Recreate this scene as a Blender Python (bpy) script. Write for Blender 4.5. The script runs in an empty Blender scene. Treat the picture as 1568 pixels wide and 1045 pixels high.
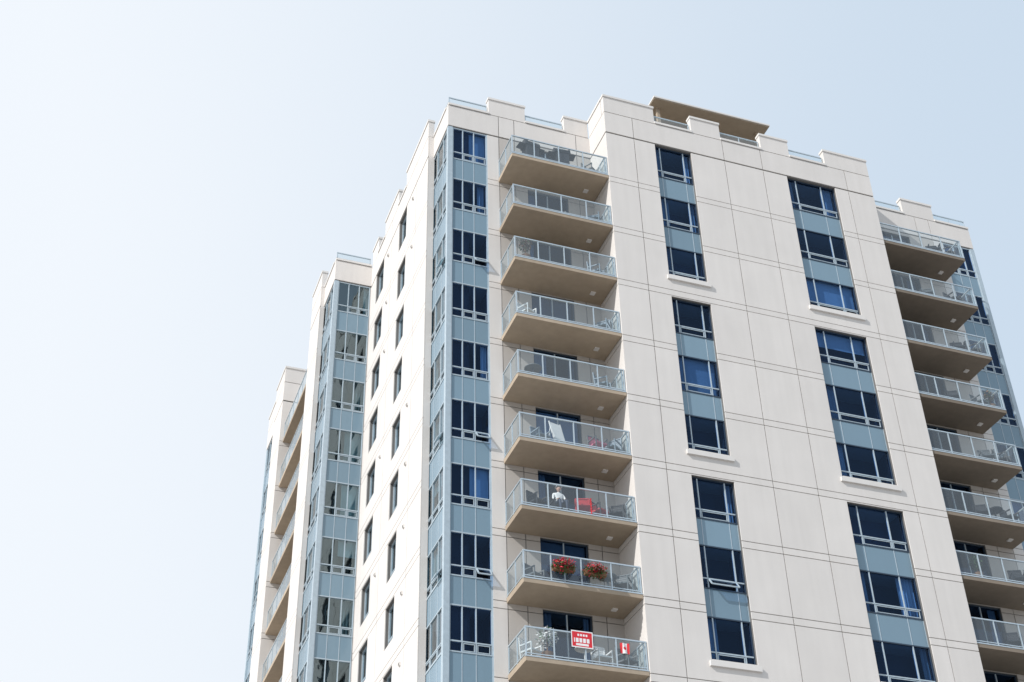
import bpy, bmesh, math, random
import numpy as np
from mathutils import Matrix, Vector
R=random.Random(7)
S=bpy.context.scene
S.view_settings.view_transform='Standard'
S.view_settings.look='None'
S.view_settings.exposure=0
# ------------------------------------------------------------ materials
def mat(name):
    m=bpy.data.materials.new(name); m.use_nodes=True
    n=m.node_tree.nodes; l=m.node_tree.links
    return m,n,l,n["Principled BSDF"]
def wallmat(name,c,rough=.85,amp=.06,var=.05):
    m,n,l,b=mat(name)
    tc=n.new("ShaderNodeTexCoord")
    no=n.new("ShaderNodeTexNoise"); no.inputs["Scale"].default_value=.7; no.inputs["Detail"].default_value=6
    l.new(tc.outputs["Object"],no.inputs["Vector"])
    mp=n.new("ShaderNodeMapping"); mp.inputs["Scale"].default_value=(3.5,3.5,.25); l.new(tc.outputs["Object"],mp.inputs["Vector"])
    n2=n.new("ShaderNodeTexNoise"); n2.inputs["Scale"].default_value=1.0; n2.inputs["Detail"].default_value=4; l.new(mp.outputs[0],n2.inputs["Vector"])
    at=n.new("ShaderNodeAttribute"); at.attribute_name="var"
    a=n.new("ShaderNodeMath");a.operation='MULTIPLY_ADD';a.inputs[1].default_value=amp*2;a.inputs[2].default_value=1-amp; l.new(no.outputs[0],a.inputs[0])
    a2=n.new("ShaderNodeMath");a2.operation='MULTIPLY_ADD';a2.inputs[1].default_value=amp*2;a2.inputs[2].default_value=1-amp; l.new(n2.outputs[0],a2.inputs[0])
    a3=n.new("ShaderNodeMath");a3.operation='MULTIPLY_ADD';a3.inputs[1].default_value=var;a3.inputs[2].default_value=1-var*.5; l.new(at.outputs["Fac"],a3.inputs[0])
    m1=n.new("ShaderNodeMath");m1.operation='MULTIPLY';l.new(a.outputs[0],m1.inputs[0]);l.new(a2.outputs[0],m1.inputs[1])
    m2=n.new("ShaderNodeMath");m2.operation='MULTIPLY';l.new(m1.outputs[0],m2.inputs[0]);l.new(a3.outputs[0],m2.inputs[1])
    v=n.new("ShaderNodeVectorMath");v.operation='SCALE';v.inputs[0].default_value=c;l.new(m2.outputs[0],v.inputs["Scale"])
    l.new(v.outputs[0],b.inputs["Base Color"]); b.inputs["Roughness"].default_value=rough
    n3=n.new("ShaderNodeTexNoise"); n3.inputs["Scale"].default_value=40; l.new(tc.outputs["Object"],n3.inputs["Vector"])
    bp=n.new("ShaderNodeBump"); bp.inputs["Strength"].default_value=.15; bp.inputs["Distance"].default_value=.01
    l.new(n3.outputs[0],bp.inputs["Height"]); l.new(bp.outputs[0],b.inputs["Normal"])
    return m
def plain(name,c,rough=.5,metal=0,spec=.5):
    m,n,l,b=mat(name)
    tc=n.new("ShaderNodeTexCoord");no=n.new("ShaderNodeTexNoise");no.inputs["Scale"].default_value=6;l.new(tc.outputs["Object"],no.inputs["Vector"])
    a=n.new("ShaderNodeMath");a.operation='MULTIPLY_ADD';a.inputs[1].default_value=.3;a.inputs[2].default_value=.85;l.new(no.outputs[0],a.inputs[0])
    v=n.new("ShaderNodeVectorMath");v.operation='SCALE';v.inputs[0].default_value=c;l.new(a.outputs[0],v.inputs["Scale"])
    l.new(v.outputs[0],b.inputs["Base Color"])
    b.inputs["Roughness"].default_value=rough;b.inputs["Metallic"].default_value=metal;b.inputs["Specular IOR Level"].default_value=spec
    return m
def glassmat(name,tint,gl,ior=1.5,add=0.0,diff=None,dfac=0,wav=0.0):
    m,n,l,b=mat(name); n.remove(b); out=n["Material Output"]
    tr=n.new("ShaderNodeBsdfTransparent");tr.inputs[0].default_value=(*tint,1)
    g=n.new("ShaderNodeBsdfGlossy");g.inputs["Roughness"].default_value=.02
    if wav:
        tc=n.new("ShaderNodeTexCoord");no=n.new("ShaderNodeTexNoise");no.inputs["Scale"].default_value=1.1;l.new(tc.outputs["Object"],no.inputs["Vector"])
        bp=n.new("ShaderNodeBump");bp.inputs["Strength"].default_value=wav;bp.inputs["Distance"].default_value=.02;l.new(no.outputs[0],bp.inputs["Height"]);l.new(bp.outputs[0],g.inputs["Normal"])
    lw=n.new("ShaderNodeFresnel");lw.inputs[0].default_value=ior
    # coated glass: the coating tints near-normal reflections blue, grazing ones stay neutral
    cr=n.new("ShaderNodeMapRange");cr.inputs["From Min"].default_value=.04;cr.inputs["From Max"].default_value=.25;l.new(lw.outputs[0],cr.inputs["Value"])
    cm=n.new("ShaderNodeMix");cm.data_type='RGBA';l.new(cr.outputs[0],cm.inputs[0]);cm.inputs[6].default_value=(*gl,1);cm.inputs[7].default_value=(.86,.93,.97,1);l.new(cm.outputs[2],g.inputs["Color"])
    ge=n.new("ShaderNodeNewGeometry")
    mx0=n.new("ShaderNodeMath");mx0.operation='ADD';mx0.inputs[1].default_value=add;mx0.use_clamp=True;l.new(lw.outputs[0],mx0.inputs[0])
    bk=n.new("ShaderNodeMix");bk.data_type='FLOAT';l.new(ge.outputs["Backfacing"],bk.inputs[0]);l.new(mx0.outputs[0],bk.inputs[2]);bk.inputs[3].default_value=.06
    base=tr
    if diff:
        d=n.new("ShaderNodeBsdfDiffuse");d.inputs[0].default_value=(*diff,1)
        mm=n.new("ShaderNodeMixShader");mm.inputs[0].default_value=dfac;l.new(tr.outputs[0],mm.inputs[1]);l.new(d.outputs[0],mm.inputs[2]);base=mm
    mx=n.new("ShaderNodeMixShader");l.new(bk.outputs[0],mx.inputs[0]);l.new(base.outputs[0],mx.inputs[1]);l.new(g.outputs[0],mx.inputs[2])
    l.new(mx.outputs[0],out.inputs[0]); return m
WALL=wallmat("precast_cream",(.64,.612,.588))
SHADEWALL=wallmat("balcony_wall_shaded",(.46,.43,.40))  # wall cream darkened behind balconies: slab shade put into the base colour
BACK=wallmat("joint_grey",(.15,.145,.14))
COPE=wallmat("coping",(.66,.64,.62),amp=.04)
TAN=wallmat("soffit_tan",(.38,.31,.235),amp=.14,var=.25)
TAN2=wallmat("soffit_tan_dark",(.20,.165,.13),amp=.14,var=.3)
SPAN=wallmat("spandrel_glass",(.175,.265,.335),rough=.16,amp=.03,var=.14)
FRAME=plain("window_frame",(.38,.46,.52),.4)
DFRAME=plain("dark_frame",(.03,.05,.08),.4)
ROOM=wallmat("room_dark",(.02,.03,.055),amp=.3,var=1.6)
BLIND=wallmat("blind",(.24,.29,.32),amp=.05,var=1.2)
GLASS=glassmat("window_glass",(.36,.53,.78),(.35,.55,.9),1.45,.0,wav=.25)
GLASSL=glassmat("side_window_glass",(.45,.6,.65),(.6,.75,.8),1.55,.14,wav=.5)
RAILG=glassmat("railing_glass",(.84,.90,.92),(.9,.95,1),1.45,.02,(.60,.67,.72),.09)
METAL=plain("rail_metal",(.50,.57,.62),.35,.4)
ROOF=wallmat("roof_gravel",(.35,.34,.32))
GROUND=wallmat("pale_ground",(.34,.32,.30),amp=.15)
MATS=[WALL,SHADEWALL,BACK,COPE,TAN,TAN2,SPAN,FRAME,DFRAME,ROOM,BLIND,GLASS,GLASSL,RAILG,METAL,ROOF]
# ------------------------------------------------------------ mesh builder
class MB:
    def __init__(s,name,mats): s.name=name;s.v=[];s.f=[];s.m=[];s.a=[];s.mats=mats
    def face(s,pts,mi,var=None):
        i=len(s.v);s.v+=[tuple(p) for p in pts];s.f.append(tuple(range(i,i+len(pts))));s.m.append(s.mats.index(mi));s.a.append(R.random() if var is None else var)
    def hexa(s,p,mi,var=None):
        i=len(s.v);s.v+=[tuple(q) for q in p];var=R.random() if var is None else var
        for f in ((0,3,2,1),(4,5,6,7),(0,1,5,4),(1,2,6,5),(2,3,7,6),(3,0,4,7)):
            s.f.append(tuple(i+k for k in f));s.m.append(s.mats.index(mi));s.a.append(var)
    def box(s,x0,x1,y0,y1,z0,z1,mi,var=None):
        s.hexa([(x0,y0,z0),(x1,y0,z0),(x1,y1,z0),(x0,y1,z0),(x0,y0,z1),(x1,y0,z1),(x1,y1,z1),(x0,y1,z1)],mi,var)
    def build(s,parent=None,recalc=True,smooth=False,loc=(0,0,0),rz=0):
        me=bpy.data.meshes.new(s.name);me.from_pydata(s.v,[],s.f)
        for m in s.mats: me.materials.append(m)
        me.polygons.foreach_set("material_index",s.m)
        if recalc:
            bm=bmesh.new();bm.from_mesh(me);bmesh.ops.recalc_face_normals(bm,faces=bm.faces);bm.to_mesh(me);bm.free()
        at=me.attributes.new("var",'FLOAT','FACE');at.data.foreach_set("value",s.a)
        if smooth: me.polygons.foreach_set("use_smooth",[True]*len(me.polygons))
        o=bpy.data.objects.new(s.name,me);bpy.context.collection.objects.link(o)
        o.location=loc;o.rotation_euler=(0,0,rz)
        if parent: o.parent=parent
        return o
class Fr:
    def __init__(s,ax,c): s.ax=ax;s.c=c
    def p(s,u,d,z):
        if s.ax=='Y-': return (u,s.c-d,z)
        if s.ax=='Y+': return (u,s.c+d,z)
        if s.ax=='X-': return (s.c-d,u,z)
        return (s.c+d,u,z)
    def box(s,mb,u0,u1,z0,z1,d0,d1,m,var=None):
        a=s.p(u0,d0,z0);b=s.p(u1,d1,z1)
        mb.box(min(a[0],b[0]),max(a[0],b[0]),min(a[1],b[1]),max(a[1],b[1]),z0,z1,m,var)
    def quad(s,mb,u0,u1,z0,z1,d,m,tilt=0,top=0,var=None):
        t=[R.uniform(-tilt,tilt) for _ in range(3)]
        pts=[s.p(u0,d+t[0],z0),s.p(u1,d+t[1],z0),s.p(u1,d+t[1]+t[2]+top,z1),s.p(u0,d+t[0]+t[2]+top,z1)]
        if s.ax in('X-','Y+'): pts=pts[::-1]
        mb.face(pts,m,var)
tower=bpy.data.objects.new("apartment_tower",None);bpy.context.collection.objects.link(tower)
walls=MB("wall_panels",MATS);frames=MB("window_frames",MATS);panes=MB("window_panes",MATS);rooms=MB("window_interiors",MATS)
balc=MB("balcony_slabs",MATS);rail=MB("balcony_railings",MATS);railg=MB("railing_glass_panels",MATS);roof=MB("roof_and_parapets",MATS)
NF=15
GZ=-1.6
def T(k): return 45.4 if k==0 else 42.35-2.903*(k-1)
def WB(k): return 43.5 if k==0 else T(k)-1.8
def SB(k): return T(k+1)+.27
def subtract(rects,op):
    out=[]
    a0,a1,b0,b1=op
    for (u0,u1,z0,z1) in rects:
        if a1<=u0 or a0>=u1 or b1<=z0 or b0>=z1: out.append((u0,u1,z0,z1));continue
        if z1>b1: out.append((u0,u1,b1,z1))
        if z0<b0: out.append((u0,u1,z0,b0))
        zz0=max(z0,b0);zz1=min(z1,b1)
        if u0<a0: out.append((u0,a0,zz0,zz1))
        if u1>a1: out.append((a1,u1,zz0,zz1))
    return out
def wall(fr,u0,u1,ub,zb,ops,z0=GZ,z1=46.72,gap=.032,th=.3,alt=None):
    us=[u0]+[u for u in ub if u0<u<u1]+[u1]; zs=[z0]+sorted(z for z in zb if z0<z<z1)+[z1]
    for i in range(len(us)-1):
        for j in range(len(zs)-1):
            g=gap/2
            gb=.045 if zs[j]==45.42 else g; gt=.045 if zs[j+1]==45.42 else g
            c=[(us[i]+(g if i else 0),us[i+1]-(g if i<len(us)-2 else 0),zs[j]+gb,zs[j+1]-gt)]
            for o in ops: c=subtract(c,o)
            v=R.random()
            M_=WALL
            if alt and alt[0]<=us[i] and us[i+1]<=alt[1]+.001 and zs[j+1]<=45.43: M_=SHADEWALL
            for r in c:
                if r[1]-r[0]>.01 and r[3]-r[2]>.01: fr.box(walls,*r,-.04,0,M_,v)
    c=[(u0,u1,z0,z1)]
    for o in ops: c=subtract(c,o)
    for r in c: 
        fr.box(walls,r[0]+(.041 if r[0]==u0 else 0),r[1]-(.041 if r[1]==u1 else 0),r[2],r[3],-th,-.041,BACK)
ZJ=[45.42]+[SB(k)+.08 for k in range(NF)]+[SB(k)-.22 for k in range(NF)]
def bar(mb,A,B,t,m):
    A=Vector(A);B=Vector(B);d=(B-A)
    if d.length<1e-5:return
    d.normalize(); up=Vector((0,0,1)) if abs(d.z)<.9 else Vector((0,1,0))
    s=d.cross(up).normalized()*t/2; w=d.cross(s).normalized()*t/2
    mb.hexa([A-s-w,A+s-w,A+s+w,A-s+w,B-s-w,B+s-w,B+s+w,B-s+w],m)
def window(fr,u0,u1,z0,z1,rec=.12,vf=(.3,),tr=.42,open_cell=None,outer=None,light=0.0,glass=None):
    glass=glass or GLASS
    fw=.05; d1=-rec; d0=-rec-.09
    W=u1-u0
    OF=outer or FRAME; FR=FRAME
    for a,b,c,e in ((u0,u0+fw,z0,z1),(u1-fw,u1,z0,z1),(u0+fw,u1-fw,z0,z0+fw),(u0+fw,u1-fw,z1-fw,z1)):
        fr.box(frames,a,b,c,e,d0,d1,OF)
    us=[u0+fw]+[u0+W*f for f in vf]+[u1-fw]
    zt=z0+tr
    if tr: fr.box(frames,u0+fw,u1-fw,zt-.025,zt+.025,d0,d1-.003,FR)
    zs=[z0+fw,zt,z1-fw] if tr else [z0+fw,z1-fw]
    for f in vf:
        u=u0+W*f; fr.box(frames,u-.022,u+.022,z0+fw,z1-fw,d0,d1-.006,FR)
    for i in range(len(us)-1):
        for j in range(len(zs)-1):
            if open_cell==(i,j):
                a0,a1,b0,b1=us[i]+.03,us[i+1]-.03,zs[j]+.03,zs[j+1]-.03
                o=.22
                pts=[fr.p(a0,d1+o,b0+.03),fr.p(a1,d1+o,b0+.03),fr.p(a1,d1+.01,b1),fr.p(a0,d1+.01,b1)]
                if fr.ax in('X-','Y+'): pts=pts[::-1]
                panes.face(pts,glass)
                for (p,qq) in ((0,1),(1,2),(2,3),(3,0)): bar(frames,pts[p],pts[qq],.045,FRAME)
                continue
            elif tr and j==0 and us[i+1]-us[i]>.5:
                a0,a1,b0,b1=us[i]+.045,us[i+1]-.045,zs[j]+.02,zs[j+1]-.05
                for (a,b,c,e) in ((a0,a0+.03,b0,b1),(a1-.03,a1,b0,b1),(a0+.03,a1-.03,b0,b0+.03),(a0+.03,a1-.03,b1-.03,b1)):
                    fr.box(frames,a,b,c,e,d0+.05,d1-.012,FRAME)
            fr.quad(panes,us[i],us[i+1],zs[j],zs[j+1],(d0+d1)/2,glass,tilt=.004)
    dd=-rec-1.0
    v=R.random()**2
    A=[fr.p(u0,d0,z0),fr.p(u1,d0,z0),fr.p(u1,d0,z1),fr.p(u0,d0,z1)]
    B=[fr.p(u0,dd,z0),fr.p(u1,dd,z0),fr.p(u1,dd,z1),fr.p(u0,dd,z1)]
    rooms.face(B,ROOM,v)
    for i in range(4):
        j=(i+1)%4; rooms.face([A[i],A[j],B[j],B[i]],BLIND if i==2 else ROOM,v*.3)
    r=R.random()
    if r<.2+light:
        h=(z1-z0)*R.choice([.25,.45,.7,1.0]); fr.quad(rooms,u0+fw,u1-fw,z1-h,z1-.02,d0-.1,BLIND,var=R.random())
    elif r<.7+light:
        for side in (0,1):
            if R.random()<.4: continue
            w=W*R.uniform(.1,.34); n=max(4,int(w/.07)); a=u0+fw if side==0 else u1-fw-w
            vv=R.random()
            for q in range(n):
                ua=a+w*q/n;ub=a+w*(q+1)/n;da=d0-.12-.05*(q%2);db=d0-.12-.05*((q+1)%2)
                rooms.face([fr.p(ua,da,z0),fr.p(ub,db,z0),fr.p(ub,db,z1),fr.p(ua,da,z1)],BLIND,vv)
def bay(fr,u0,u1,vf,rec=.05,ks=range(NF),opens={},light=0,tr=.42,outer=None,glass=None):
    ks=list(ks)
    for k in ks:
        window(fr,u0,u1,WB(k),T(k),rec,vf,tr,opens.get(k),light=light,outer=outer,glass=glass)
        if k!=ks[-1]:
            fr.box(frames,u0,u1,T(k+1)+.003,WB(k)-.003,-rec-.09,-rec-.02,SPAN)
            for f in [0]+list(vf)+[1]:
                u=min(max(u0+(u1-u0)*f,u0+.02),u1-.02)
                fr.box(frames,u-.015,u+.015,T(k+1)+.004,WB(k)-.004,-rec-.02,-rec-.01,FRAME)
# ------------------------------------------------------------ facades
P0=Fr('Y-',43.2);P1=Fr('Y-',41.35);QG=Fr('X-',13.2);Q0=Fr('X-',12.93)
XL,XA,XB,XR=13.2,20.08,34.0,40.9
zbot=WB(NF-1)
doorL=[(16.92,18.85,SB(k)+.2,SB(k-1)-.02 if k else SB(0)+2.6) for k in range(NF)]
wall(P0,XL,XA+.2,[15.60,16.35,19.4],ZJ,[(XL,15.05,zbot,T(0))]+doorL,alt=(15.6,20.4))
bay(P0,13.42,15.03,(.3,.62),rec=.04,opens={2:(2,0),5:(2,0),7:(2,0)})
P0.box(frames,13.2,13.42,zbot,T(0),-.22,-.002,FRAME)
P0.box(frames,15.03,15.05,zbot,T(0),-.15,-.01,FRAME)
doorR=[(35.2,37.1,SB(k)+.2,SB(k-1)-.02 if k else SB(0)+2.6) for k in range(NF)]
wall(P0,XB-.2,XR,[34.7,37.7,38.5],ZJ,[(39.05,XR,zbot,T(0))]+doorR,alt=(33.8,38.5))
bay(P0,39.07,XR-.22,(.38,.7),rec=.04)
P0.box(frames,XR-.22,XR,zbot,T(0),-.22,-.002,FRAME)
for dl in (doorL,doorR):
    for (a,b,c,e) in dl:
        window(P0,a,b,c,e,rec=.10,vf=(.5,),tr=0,outer=DFRAME)
AU=(22.5,24.33);BU=(29.3,31.88)
ops=[]
groups=[range(g,min(g+3,NF)) for g in range(0,NF,3)]
for g in groups:
    for U in (AU,BU):
        ops.append((U[0],U[1],WB(g[-1]),T(g[0])))
wall(P1,XA,XB,[21.47,26.05,28.05,32.6],ZJ,ops)
for gi,g in enumerate(groups):
    bay(P1,AU[0],AU[1],(.16,.80),rec=.14,ks=g,opens={7:(1,0)} if 7 in g else {},outer=DFRAME)
    bay(P1,BU[0],BU[1],(.2,.72),rec=.14,ks=g,outer=DFRAME)
    for U in (AU,BU):
        P1.box(walls,U[0]-.1,U[1]+.1,WB(g[-1])-.20,WB(g[-1])-.004,.002,.09,COPE)
        P1.box(walls,U[0]+.002,U[1]-.002,WB(g[-1])-.004,WB(g[-1])+.04,-.138,.07,COPE)
SL=Fr('X-',XA);SR=Fr('X+',XB)
wall(SL,41.35+.041,43.19,[],ZJ,[])
wall(SR,41.35+.041,43.19,[],ZJ,[])
bay(QG,43.42,45.60,(.3,.7),rec=.04,opens={2:(0,0),5:(0,0),7:(0,0)},light=.2,glass=GLASSL)
QG.box(frames,43.22,43.42,zbot,T(0),-.2,-.002,FRAME)
wall(QG,43.24,45.7,[],ZJ,[(43.2,45.6,zbot,T(0))])
qops=[]
for k in range(NF):
    qops+= [(48.9,50.25,WB(k),T(k)),(53.0,54.5,WB(k),T(k))]
wall(Q0,45.43,55.6,[47.3,51.6],ZJ,qops)
Fr('Y-',45.43).box(walls,12.975,13.24,GZ,46.72,-.04,.001,WALL)
for k in range(NF):   # wall exhaust vents
    for y in (47.75,52.1):
        if R.random()<.35: continue
        Q0.box(walls,y-.07,y+.07,WB(k)+1.27,WB(k)+1.41,.001,.06,COPE);Q0.box(walls,y-.05,y+.05,WB(k)+1.29,WB(k)+1.38,.061,.07,BACK)
for (a,b,c,d) in qops: window(Q0,a,b,c,d,rec=.16,vf=(.5,),tr=.42,light=.2,glass=GLASSL)
RR=Fr('Y-',55.5);LG=Fr('X-',11.0);L0=Fr('X-',10.8)
wall(RR,11.0,12.93,[],ZJ,[(11.0,12.90,zbot,T(0))])
bay(RR,11.22,12.88,(.33,.66),rec=.04,light=.1,glass=GLASSL)
RR.box(frames,11.0,11.22,zbot,T(0),-.22,-.002,FRAME)
wall(LG,55.54,58.4,[],ZJ,[(55.5,58.2,zbot,T(0))])
bay(LG,55.72,58.2,(.3,.7),rec=.04,light=.2,glass=GLASSL)
LG.box(frames,55.52,55.72,zbot,T(0),-.2,-.002,FRAME)
wall(L0,57.9,60.15,[],ZJ,[])
Fr('Y-',57.9).box(walls,10.845,11.04,GZ,46.72,-.04,.001,WALL)
Fr('Y+',60.15).box(walls,10.845,13.0,GZ,46.72,-.3,0,WALL)
RC=Fr('X-',12.9)
dr=[(62.3,65.0,SB(k)+.2,SB(k-1)-.02 if k else SB(0)+2.6) for k in range(NF)]
wall(RC,60.15,67.1,[],ZJ,dr)
for (a,b,c,e) in dr: window(RC,a,b,c,e,rec=.1,vf=(.5,),tr=0,outer=DFRAME)
F3=Fr('Y-',67.1);G3=Fr('X-',11.0);H3=Fr('X-',10.8)
wall(F3,10.8,13.0,[],ZJ,[])
wall(H3,67.14,69.6,[],ZJ,[])
wall(G3,69.6,72.8,[],ZJ,[(70.0,72.8,zbot,T(0))])
bay(G3,70.0,72.55,(.3,.7),rec=.04,light=.2,opens={3:(0,0),6:(2,0)},glass=GLASSL)
G3.box(frames,72.55,72.8,zbot,T(0),-.2,0,FRAME)
RX=Fr('X+',XR)
wall(RX,43.24,72.8,[45.4,48,51,54,57,60,63,66,69],ZJ,[(43.2,45.4,zbot,T(0))])
bay(RX,43.42,45.38,(.3,.7),rec=.04)
RX.box(frames,43.22,43.42,zbot,T(0),-.2,-.002,FRAME)
BK=Fr('Y+',72.8)
wall(BK,11.04,XR-.04,[14,17,20,23,26,29,32,35,38],ZJ,[])
# ------------------------------------------------------------ roof, parapets
for a in ((13.3,40.7,43.3,72.6),(20.2,33.8,41.5,43.29),(11.2,13.29,55.6,60.0),(11.2,13.29,67.2,72.5),(13.0,13.29,45.6,72.6)):
    roof.box(*a,45.9,46.1,ROOF)
def parapet(fr,segs):
    for (u0,u1,r) in segs:
        zt=47.82 if r else 46.86
        if r: fr.box(roof,u0,u1,46.745,zt-.12,-.28,0,WALL)
        fr.box(roof,u0-(.03 if r else 0),u1+(.03 if r else 0),zt-.12 if r else 46.745,zt,-.31,.04,COPE)
        if not r:
            zr=47.36
            fr.box(roof,u0+.05,u1-.05,zr-.05,zr,-.16,-.11,METAL)
            fr.box(roof,u0+.05,u1-.05,46.98,47.01,-.15,-.12,METAL)
            n=max(1,int((u1-u0)/1.0))
            for i in range(n+1):
                u=u0+.07+(u1-u0-.14)*i/n
                fr.box(roof,u-.02,u+.02,46.86,zr-.05,-.15,-.12,METAL)
            fr.quad(railg,u0+.08,u1-.08,47.03,zr-.05,-.135,RAILG)
parapet(P0,[(13.2,15.13,0),(15.13,16.9,1),(16.9,18.85,0),(18.85,20.04,1)])
parapet(P1,[(20.08,22.6,1),(22.6,24.5,0),(24.5,26.0,1),(26.0,28.15,0),(28.15,29.65,1),(29.65,31.6,0),(31.6,34.0,1)])
parapet(P0,[(34.03,35.2,1),(35.2,37.1,0),(37.1,38.9,1),(38.9,40.9,0)])
parapet(SL,[(41.67,43.16,1)]);parapet(SR,[(41.67,43.16,1)])
parapet(QG,[(43.52,45.4,0)])
parapet(Q0,[(45.43,49.1,1),(49.1,50.5,0),(50.5,53.0,1),(53.0,54.3,0),(54.3,55.45,1)])
parapet(RR,[(11.0,12.9,0)])
parapet(LG,[(55.83,57.9,0)]);parapet(L0,[(57.9,60.15,1)])
parapet(RC,[(60.2,67.0,0)])
parapet(F3,[(10.8,13.0,1)]);parapet(H3,[(67.43,69.6,1)]);parapet(G3,[(69.6,72.8,1)])
parapet(RX,[(43.52,47,0),(47,51,1),(51,55,0),(55,59,1),(59,63,0),(63,67,1),(67,72.8,0)])
parapet(BK,[(13,20,0),(20,24,1),(24,30,0),(30,34,1),(34,40,0)])
roof.box(22.5,31.6,45.3,60,46.1,50.79,TAN)
roof.box(23.85,30.2,43.35,45.6,50.80,50.86,TAN)
roof.box(23.82,30.23,43.31,45.64,50.861,50.95,COPE)
for x in (24.3,27.0,29.8): roof.box(x-.08,x+.08,43.9,44.06,46.1,50.80,TAN)
# ------------------------------------------------------------ balconies
def balcony(x0,x1,k,ret_left,ret_right,TN=None):
    TN=TN or TAN
    z=SB(k);zt=z+.2;yf=41.4;yb=43.19
    balc.box(x0,x1,yf,yb,z,zt,TN)
    balc.box(x0-.012,x1+.0,yf-.012,yf+.10,zt-.045,zt+.004,METAL)
    balc.box(x1-.75,x1-.55,42.4,42.6,z-.05,z-.001,COPE)   # soffit light fitting
    h=1.07;t=zt+h
    rail.box(x0,x1,yf+.02,yf+.075,t-.05,t,METAL)
    rail.box(x0,x1,yf+.03,yf+.065,zt+.07,zt+.105,METAL)
    xs=[x0+.03,x0+1.05,x0+2.2,x0+3.35,x1-.03]
    for x in xs: rail.box(x-.022,x+.022,yf+.025,yf+.07,zt-.15,t-.05,METAL)
    for i in range(4): 
        railg.face([(xs[i]+.03,yf+.035,zt+.11),(xs[i+1]-.03,yf+.035,zt+.11),(xs[i+1]-.03,yf+.035,t-.055),(xs[i]+.03,yf+.035,t-.055)],RAILG)
    for xx,on in ((x0+.03,ret_left),(x1-.10,ret_right)):
        if not on: continue
        ye=yb if on==1 else yf+1.2
        rail.box(xx-.025,xx+.025,yf+.08,ye,t-.05,t,METAL)
        rail.box(xx-.017,xx+.017,yf+.08,ye,zt+.07,zt+.105,METAL)
        for y in (yf+.09,(yf+ye)/2,ye-.03): rail.box(xx-.02,xx+.02,y-.02,y+.02,zt,t-.05,METAL)
        railg.face([(xx,yf+.1,zt+.11),(xx,ye-.05,zt+.11),(xx,ye-.05,t-.055),(xx,yf+.1,t-.055)][::-1],RAILG)
for k in range(NF):
    balcony(15.55,20.06,k,1,2)
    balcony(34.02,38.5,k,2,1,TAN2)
    z=SB(k)
    balc.box(11.0,12.9,60.16,67.09,z,z+.2,TAN)
    t=z+.2+1.07
    rail.box(11.02,11.07,60.17,67.08,t-.05,t,METAL)
    for i in range(7):
        y=60.2+i*1.14; rail.box(11.025,11.065,y-.02,y+.02,z+.2,t-.05,METAL)
    railg.face([(11.04,67.05,z+.28),(11.04,60.2,z+.28),(11.04,60.2,t-.06),(11.04,67.05,t-.06)],RAILG)
for m in (walls,frames,rooms,balc,rail,roof): m.build(tower,recalc=(m is not rooms))
panes.build(tower,recalc=False);railg.build(tower,recalc=False)
# ------------------------------------------------------------ furniture
def mtl(n,c,r=.6,me=0): return plain(n,c,r,me)
DK=mtl("dark_wicker",(.02,.02,.025));WH=mtl("white_plastic",(.7,.7,.7));RD=mtl("red_fabric",(.5,.02,.03));GR=mtl("leaf_green",(.05,.12,.03))
FL=mtl("red_petals",(.6,.03,.06));BR=mtl("brown_wood",(.2,.1,.05));PK=mtl("pink_fabric",(.5,.12,.2));BL=mtl("blue_grey_fabric",(.2,.25,.3));GB=mtl("grey_fabric",(.12,.13,.14))
SK=mtl("skin",(.45,.27,.2));NV=mtl("navy_trousers",(.03,.04,.08))
FM=[DK,WH,RD,GR,FL,BR,PK,BL,GB]
def patio_chair(x,y,k,rz,m=DK,seatm=None):
    b=MB("patio_chair",FM);seatm=seatm or m
    for sx in (-.26,.26):
        bar(b,(sx,-.25,0),(sx,-.25,.66),.035,m);bar(b,(sx,.22,0),(sx,.30,.98),.035,m);bar(b,(sx,-.27,.66),(sx,.27,.66),.045,m)
    b.box(-.25,.25,-.26,.24,.40,.46,seatm)
    for i in range(6):
        z0=.5+i*.08; yy=.245+.075*(z0/.98); b.box(-.25,.25,yy-.01,yy+.015,z0,z0+.065,seatm)
    bar(b,(-.26,.3,.98),(.26,.3,.98),.04,m)
    return b.build(loc=(x,y,SB(k)+.204),rz=rz)
def grill(x,y,k,rz=0,m=DK):
    b=MB("barbecue_grill",FM)
    b.box(-.3,.3,-.24,.24,.08,.82,m)
    n=8
    for i in range(n):
        a0=math.pi*i/n;a1=math.pi*(i+1)/n
        y0,z0=-.27*math.cos(a0),.85+.34*math.sin(a0);y1,z1=-.27*math.cos(a1),.85+.34*math.sin(a1)
        b.face([(-.36,y0,z0),(.36,y0,z0),(.36,y1,z1),(-.36,y1,z1)],m)
        b.face([(-.36,0,.85),(-.36,y1,z1),(-.36,y0,z0)],m);b.face([(.36,0,.85),(.36,y0,z0),(.36,y1,z1)],m)
    b.box(-.36,.36,-.27,.27,.81,.855,m)
    for sx in (-1,1): b.box(min(sx*.37,sx*.62),max(sx*.37,sx*.62),-.2,.2,.81,.84,DK)
    bar(b,(-.25,-.31,.95),(.25,-.31,.95),.03,WH)
    for sx in (-.27,.27):
        for sy in (-.2,.2): b.box(sx-.03,sx+.03,sy-.03,sy+.03,0,.08,GB)
    return b.build(loc=(x,y,SB(k)+.204),rz=rz)
def foliage(b,c,r,n,mats,s=.07):
    for i in range(n):
        d=Vector((R.gauss(0,1),R.gauss(0,1),R.gauss(0,1))).normalized()*(R.random()**.4)
        p=Vector(c)+Vector((d.x*r[0],d.y*r[1],d.z*r[2]))
        a=Vector((R.gauss(0,1),R.gauss(0,1),R.gauss(0,1))).normalized()*s*R.uniform(.6,1.3);q=a.orthogonal().normalized()*s*.5
        b.face([p-a,p+q,p+a,p-q],R.choice(mats))
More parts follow.
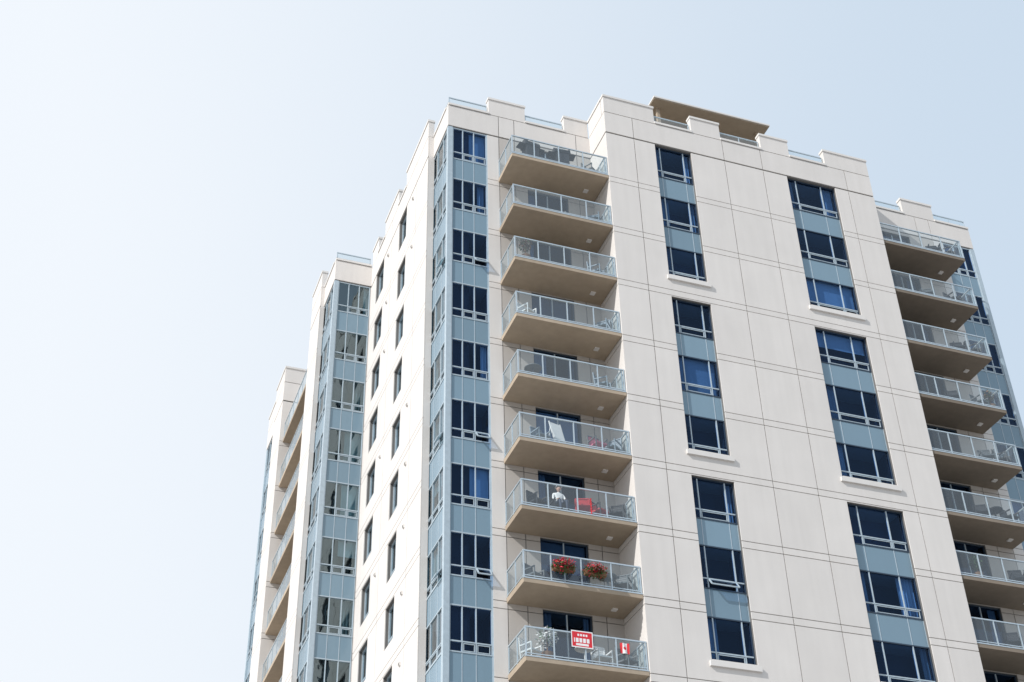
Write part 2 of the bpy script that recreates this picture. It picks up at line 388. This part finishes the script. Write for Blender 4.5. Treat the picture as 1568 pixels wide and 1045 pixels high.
def flower_box(x,k):
    b=MB("flower_box",FM)
    b.box(-.40,.40,-.10,.10,.04,.18,BR);b.box(-.42,.42,-.12,.12,.18,.21,BR)
    for sx in (-.3,.3): bar(b,(sx,.12,.20),(sx,.17,.30),.02,GB);bar(b,(sx,.12,.05),(sx,.16,.05),.02,GB)
    foliage(b,(0,-.02,.2),(.52,.26,.26),420,[GR,GR,GR,GR,FL],.065)
    foliage(b,(.0,-.10,.32),(.44,.22,.2),230,[FL,FL,FL,RD,GR],.06)
    return b.build(recalc=False,loc=(x,41.26,SB(k)+.2+.30))
def potted_plant(x,y,k,mats=None,h=1.0,w=.3):
    b=MB("potted_plant",FM)
    n=14
    for i in range(n):
        a0=2*math.pi*i/n;a1=2*math.pi*(i+1)/n
        b.face([(.15*math.cos(a0),.15*math.sin(a0),0),(.15*math.cos(a1),.15*math.sin(a1),0),(.21*math.cos(a1),.21*math.sin(a1),.36),(.21*math.cos(a0),.21*math.sin(a0),.36)],BR)
        b.face([(0,0,.33),(.2*math.cos(a0),.2*math.sin(a0),.33),(.2*math.cos(a1),.2*math.sin(a1),.33)],DK)
    bar(b,(0,0,.3),(.02,0,h*.8),.035,BR)
    for i in range(5): bar(b,(0,0,h*.5),(R.uniform(-w,w)*.7,R.uniform(-w,w)*.7,h*R.uniform(.7,1.1)),.015,BR)
    foliage(b,(0,0,h*.85),(w,w,h*.35),300,mats or [GR],.07)
    return b.build(recalc=False,loc=(x,y,SB(k)+.204))
def side_table(x,y,k,m=WH):
    b=MB("patio_table",FM);n=16;r=.35
    top=[(r*math.cos(2*math.pi*i/n),r*math.sin(2*math.pi*i/n)) for i in range(n)]
    b.face([(p[0],p[1],.72) for p in top],m);b.face([(p[0],p[1],.69) for p in top][::-1],m)
    for i in range(n):
        p=top[i];q=top[(i+1)%n];b.face([(p[0],p[1],.69),(q[0],q[1],.69),(q[0],q[1],.72),(p[0],p[1],.72)],m)
    bar(b,(0,0,0),(0,0,.69),.06,m)
    for i in range(4):
        a=i*math.pi/2;bar(b,(0,0,.1),(.28*math.cos(a),.28*math.sin(a),.02),.035,m)
    return b.build(loc=(x,y,SB(k)+.204))
def seated_person(x,y,k,rz,top=WH,leg=NV,hat=WH):
    root=bpy.data.objects.new("seated_person",None);bpy.context.collection.objects.link(root)
    V=[];E=[];RR_=[]
    def v(p,r,par=None):
        V.append(p);RR_.append(r);i=len(V)-1
        if par is not None:E.append((par,i))
        return i
    pel=v((0,.05,.56),.14);wa=v((0,.08,.74),.125,pel);ch=v((0,.09,.92),.15,wa);nk=v((0,.07,1.06),.06,ch);v((0,.06,1.13),.05,nk)
    for s in (-1,1):
        hp=v((s*.10,.0,.54),.10,pel);kn=v((s*.13,-.40,.53),.065,hp);an=v((s*.13,-.42,.10),.042,kn);v((s*.13,-.56,.05),.035,an)
        sh=v((s*.19,.09,1.0),.06,ch);el=v((s*.25,-.02,.74),.042,sh);wr=v((s*.15,-.22,.64),.028,el);hd=v((s*.13,-.28,.63),.03,wr)
        for q,L in ((-1.5,.05),(-.5,.065),(.5,.07),(1.5,.055)): 
            f1=v((s*.13+q*.018,-.30-L*.5,.625),.009,hd);v((s*.13+q*.02,-.30-L,.60),.008,f1)
        t1=v((s*.10,-.27,.62),.011,hd);v((s*.08,-.30,.605),.009,t1)
    me=bpy.data.meshes.new("body");me.from_pydata(V,E,[]);o=bpy.data.objects.new("body",me);bpy.context.collection.objects.link(o)
    sk=o.modifiers.new("s","SKIN");sb=o.modifiers.new("u","SUBSURF");sb.levels=1;sb.render_levels=1
    for i,r in enumerate(RR_): me.skin_vertices[0].data[i].radius=(r,r)
    me.skin_vertices[0].data[0].use_root=True
    bpy.context.view_layer.update()
    dg=bpy.context.evaluated_depsgraph_get();m2=bpy.data.meshes.new_from_object(o.evaluated_get(dg))
    o.modifiers.clear();o.data=m2
    m2.materials.clear()
    for m in (top,leg,SK,DK): m2.materials.append(m)
    for p in m2.polygons:
        c=p.center;p.use_smooth=True
        if c.z>1.08: p.material_index=2
        elif c.z<.09: p.material_index=3
        elif abs(c.x)>.05 and c.y<-.2 and .585<c.z<.72: p.material_index=2
        elif c.z<.62 and not (abs(c.x)>.2 and c.z>.6): p.material_index=1
    o.parent=root
    bm=bmesh.new();bmesh.ops.create_uvsphere(bm,u_segments=20,v_segments=14,radius=1)
    for q in bm.verts:
        c=q.co; sx=.078*(1-.12*max(0,-c.z));sy=.098;sz=.118
        if c.y<-.9 and abs(c.x)<.25 and -.3<c.z<.1: c.y-=.22
        if c.y<-.7 and .05<c.z<.3 and .2<abs(c.x)<.5: c.y+=.08
        c.x*=sx;c.y*=sy;c.z*=sz
    hm=bpy.data.meshes.new("head");bm.to_mesh(hm);bm.free();hm.materials.append(SK);hm.materials.append(BR)
    for p in hm.polygons:
        p.use_smooth=True
        if p.center.z>.05 or (p.center.y>.02 and p.center.z>-.05): p.material_index=1
    h=bpy.data.objects.new("head",hm);bpy.context.collection.objects.link(h);h.location=(0,.03,1.23);h.parent=root
    b=MB("face_and_hat",[DK,WH,SK,RD]);
    for s in (-1,1):
        b.box(s*.03-.011,s*.03+.011,-.069,-.062,1.245,1.256,DK); b.box(s*.082-.008,s*.082+.008,.015,.045,1.2,1.26,SK)
    b.box(-.022,.022,-.068,-.058,1.165,1.173,RD)
    n=18
    for i in range(n):
        a0=2*math.pi*i/n;a1=2*math.pi*(i+1)/n
        ring=[(.14,1.285),(.095,1.295),(.09,1.35),(.05,1.385),(0,1.39)]
        for (r0,z0),(r1,z1) in zip(ring,ring[1:]):
            pts=[(r0*math.cos(a0),.03+r0*math.sin(a0),z0),(r0*math.cos(a1),.03+r0*math.sin(a1),z0),(r1*math.cos(a1),.03+r1*math.sin(a1),z1),(r1*math.cos(a0),.03+r1*math.sin(a0),z1)]
            if r1==0: pts=pts[:3]
            b.face(pts,WH)
    b.build(root,recalc=False)
    root.location=(x,y,SB(k)+.204);root.rotation_euler=(0,0,rz)
grill(16.55,41.77,0,.15);grill(18.0,41.77,0,-.1);patio_chair(17.2,42.0,0,.2,DK);patio_chair(19.45,41.95,0,.6,GB)
patio_chair(19.4,41.9,1,-.5,BL);patio_chair(18.3,42.3,1,.4,GB);patio_chair(19.4,41.95,2,.8,BL);potted_plant(16.15,41.75,2,[BR,GR,BR],1.15,.28)
patio_chair(16.2,41.9,3,.5,WH);patio_chair(19.45,41.9,3,-.7,BL);patio_chair(19.3,41.9,4,.9,BL);side_table(16.4,42.0,4,GB)
patio_chair(16.6,41.95,5,.3,BL);patio_chair(19.5,41.9,5,-.9,BL)
b=MB("folding_lounger",FM)
bar(b,(-.25,0,0),(-.32,.3,1.25),.04,WH);bar(b,(.25,0,0),(.18,.3,1.25),.04,WH);b.hexa([(-.24,.03,.3),(.24,.03,.3),(.24,.06,.3),(-.24,.06,.3),(-.31,.27,1.2),(.17,.27,1.2),(.17,.30,1.2),(-.31,.30,1.2)],WH);bar(b,(-.3,.5,0),(-.3,.25,1.0),.03,WH);bar(b,(.2,.5,0),(.2,.25,1.0),.03,WH)
b.build(loc=(17.35,41.75,SB(5)+.204),rz=.25)
patio_chair(18.9,41.85,5,.2,GB,PK)
patio_chair(16.35,41.9,6,.4,DK);patio_chair(17.25,42.0,6,0,DK);seated_person(17.25,41.97,6,0)
patio_chair(18.1,41.75,6,-.3,RD,RD);patio_chair(18.8,41.9,6,.5,DK,RD);patio_chair(19.5,41.85,6,-.6,DK)
flower_box(17.0,7);flower_box(18.2,7);patio_chair(19.5,41.85,7,-.7,GB);side_table(18.95,41.9,7,GB);patio_chair(16.2,42.1,7,.5,GB)
potted_plant(16.5,41.85,8,[WH,WH,WH,GR],1.1,.40);side_table(17.9,41.85,8,WH);patio_chair(18.55,41.9,8,.1,WH);patio_chair(19.5,41.9,8,.5,GB);patio_chair(16.0,42.1,8,.5,WH)
for k in range(9):
    xs=[(37.6,.3),(36.2,-.5)] if k%2 else [(37.2,-.4),(38.0,.6)]
    for x,r in xs: patio_chair(x,41.85,k,r,R.choice([GB,DK,DK]))
potted_plant(38.1,41.8,3,[GR,BR],1.0,.25);side_table(36.9,41.9,5,DK);potted_plant(35.2,41.8,6,[GR],1.0,.25)
def sheet(name,w,h,fn,loc,nx=24,ny=16,wave=0):
    SM=[plain(name+"_red",(.62,.02,.03)),plain(name+"_white",(.8,.8,.8))]
    b=MB(name,SM)
    for i in range(nx):
        for j in range(ny):
            P=[]
            for (a,c) in ((i,j),(i+1,j),(i+1,j+1),(i,j+1)):
                P.append((w*a/nx-w/2,wave*math.sin(a/nx*9+c/ny*2),h*c/ny))
            b.face(P,SM[fn((i+.5)/nx,(j+.5)/ny)],.5)
    return b.build(recalc=False,loc=loc)
def signf(u,v):
    if u<.04 or u>.96 or v<.06 or v>.94: return 1
    if .70<v<.82 and .25<u<.75: return 1 if int(u*24)%3 else 0
    if .34<v<.58 and .12<u<.88: return 1 if int(u*24)%4!=0 else 0
    if .14<v<.22 and .2<u<.8: return 1
    return 0
def flagf(u,v):
    if u<.25 or u>.75: return 0
    return 0 if abs(u-.5)*1.0+abs(v-.5)*.8<.17 else 1
sheet("red_sign",.80,.62,signf,(17.62,41.39,SB(8)+.2+.50))
sheet("flag",.34,.38,flagf,(19.2,41.39,SB(8)+.2+.50),12,12,.02)
# ------------------------------------------------------------ ground
g=MB("ground",[GROUND]);g.face([(-4000,-4000,GZ),(4000,-4000,GZ),(4000,4000,GZ),(-4000,4000,GZ)],GROUND,.5);g.build(recalc=False)
# ------------------------------------------------------------ light
sd=Vector((-.75,-.27,.60)).normalized()
sun=bpy.data.lights.new("sun","SUN");sun.energy=4.3;sun.angle=math.radians(.5);sun.color=(1,.97,.93)
so=bpy.data.objects.new("sun",sun);bpy.context.collection.objects.link(so);so.rotation_euler=sd.to_track_quat('Z','Y').to_euler()
w=bpy.data.worlds.new("World");S.world=w;w.use_nodes=True;n=w.node_tree.nodes;l=w.node_tree.links
bg=n["Background"];sky=n.new("ShaderNodeTexSky");sky.sky_type='NISHITA';sky.sun_disc=False
sky.sun_elevation=math.asin(sd.z);sky.sun_rotation=math.atan2(sd.x,sd.y)%(2*math.pi);sky.dust_density=1.5
tc=n.new("ShaderNodeTexCoord")
dt=n.new("ShaderNodeVectorMath");dt.operation='DOT_PRODUCT';dt.inputs[1].default_value=(-.943,.333,0);l.new(tc.outputs["Generated"],dt.inputs[0])
mr=n.new("ShaderNodeMapRange");mr.interpolation_type='SMOOTHSTEP';mr.inputs["From Min"].default_value=-.38;mr.inputs["From Max"].default_value=.36;l.new(dt.outputs["Value"],mr.inputs["Value"])
# faint uneven high haze
ns=n.new("ShaderNodeTexNoise");ns.inputs["Scale"].default_value=2.2;ns.inputs["Detail"].default_value=3;l.new(tc.outputs["Generated"],ns.inputs["Vector"])
na=n.new("ShaderNodeMath");na.operation='MULTIPLY_ADD';na.inputs[1].default_value=.22;na.inputs[2].default_value=-.11;l.new(ns.outputs[0],na.inputs[0])
nb=n.new("ShaderNodeMath");nb.operation='ADD';nb.use_clamp=True;l.new(na.outputs[0],nb.inputs[0]);l.new(mr.outputs[0],nb.inputs[1])
hz=n.new("ShaderNodeMix");hz.data_type='RGBA';l.new(nb.outputs[0],hz.inputs[0]);hz.inputs[6].default_value=(6.8,8.05,9.4,1);hz.inputs[7].default_value=(9.1,9.6,10.2,1)
mf=n.new("ShaderNodeMapRange");mf.inputs["To Min"].default_value=.87;mf.inputs["To Max"].default_value=.97;l.new(mr.outputs[0],mf.inputs["Value"])
mx=n.new("ShaderNodeMix");mx.data_type='RGBA';l.new(mf.outputs[0],mx.inputs[0]);l.new(sky.outputs[0],mx.inputs[6]);l.new(hz.outputs[2],mx.inputs[7])
l.new(mx.outputs[2],bg.inputs[0]);bg.inputs[1].default_value=.1
# ------------------------------------------------------------ camera
f=2159.0
def nv(a): a=Vector(a);return a.normalized()
X=nv((7284,-1415,-f));Z=nv((-72,2923,-f));Y=Z.cross(X).normalized();Z=X.cross(Y).normalized()
M=Matrix((X,Y,Z)).to_4x4()
cd=bpy.data.cameras.new("camera");cd.sensor_width=36;cd.lens=f/1568*36;cd.clip_end=9000
co=bpy.data.objects.new("camera",cd);bpy.context.collection.objects.link(co);co.matrix_world=M;S.camera=co
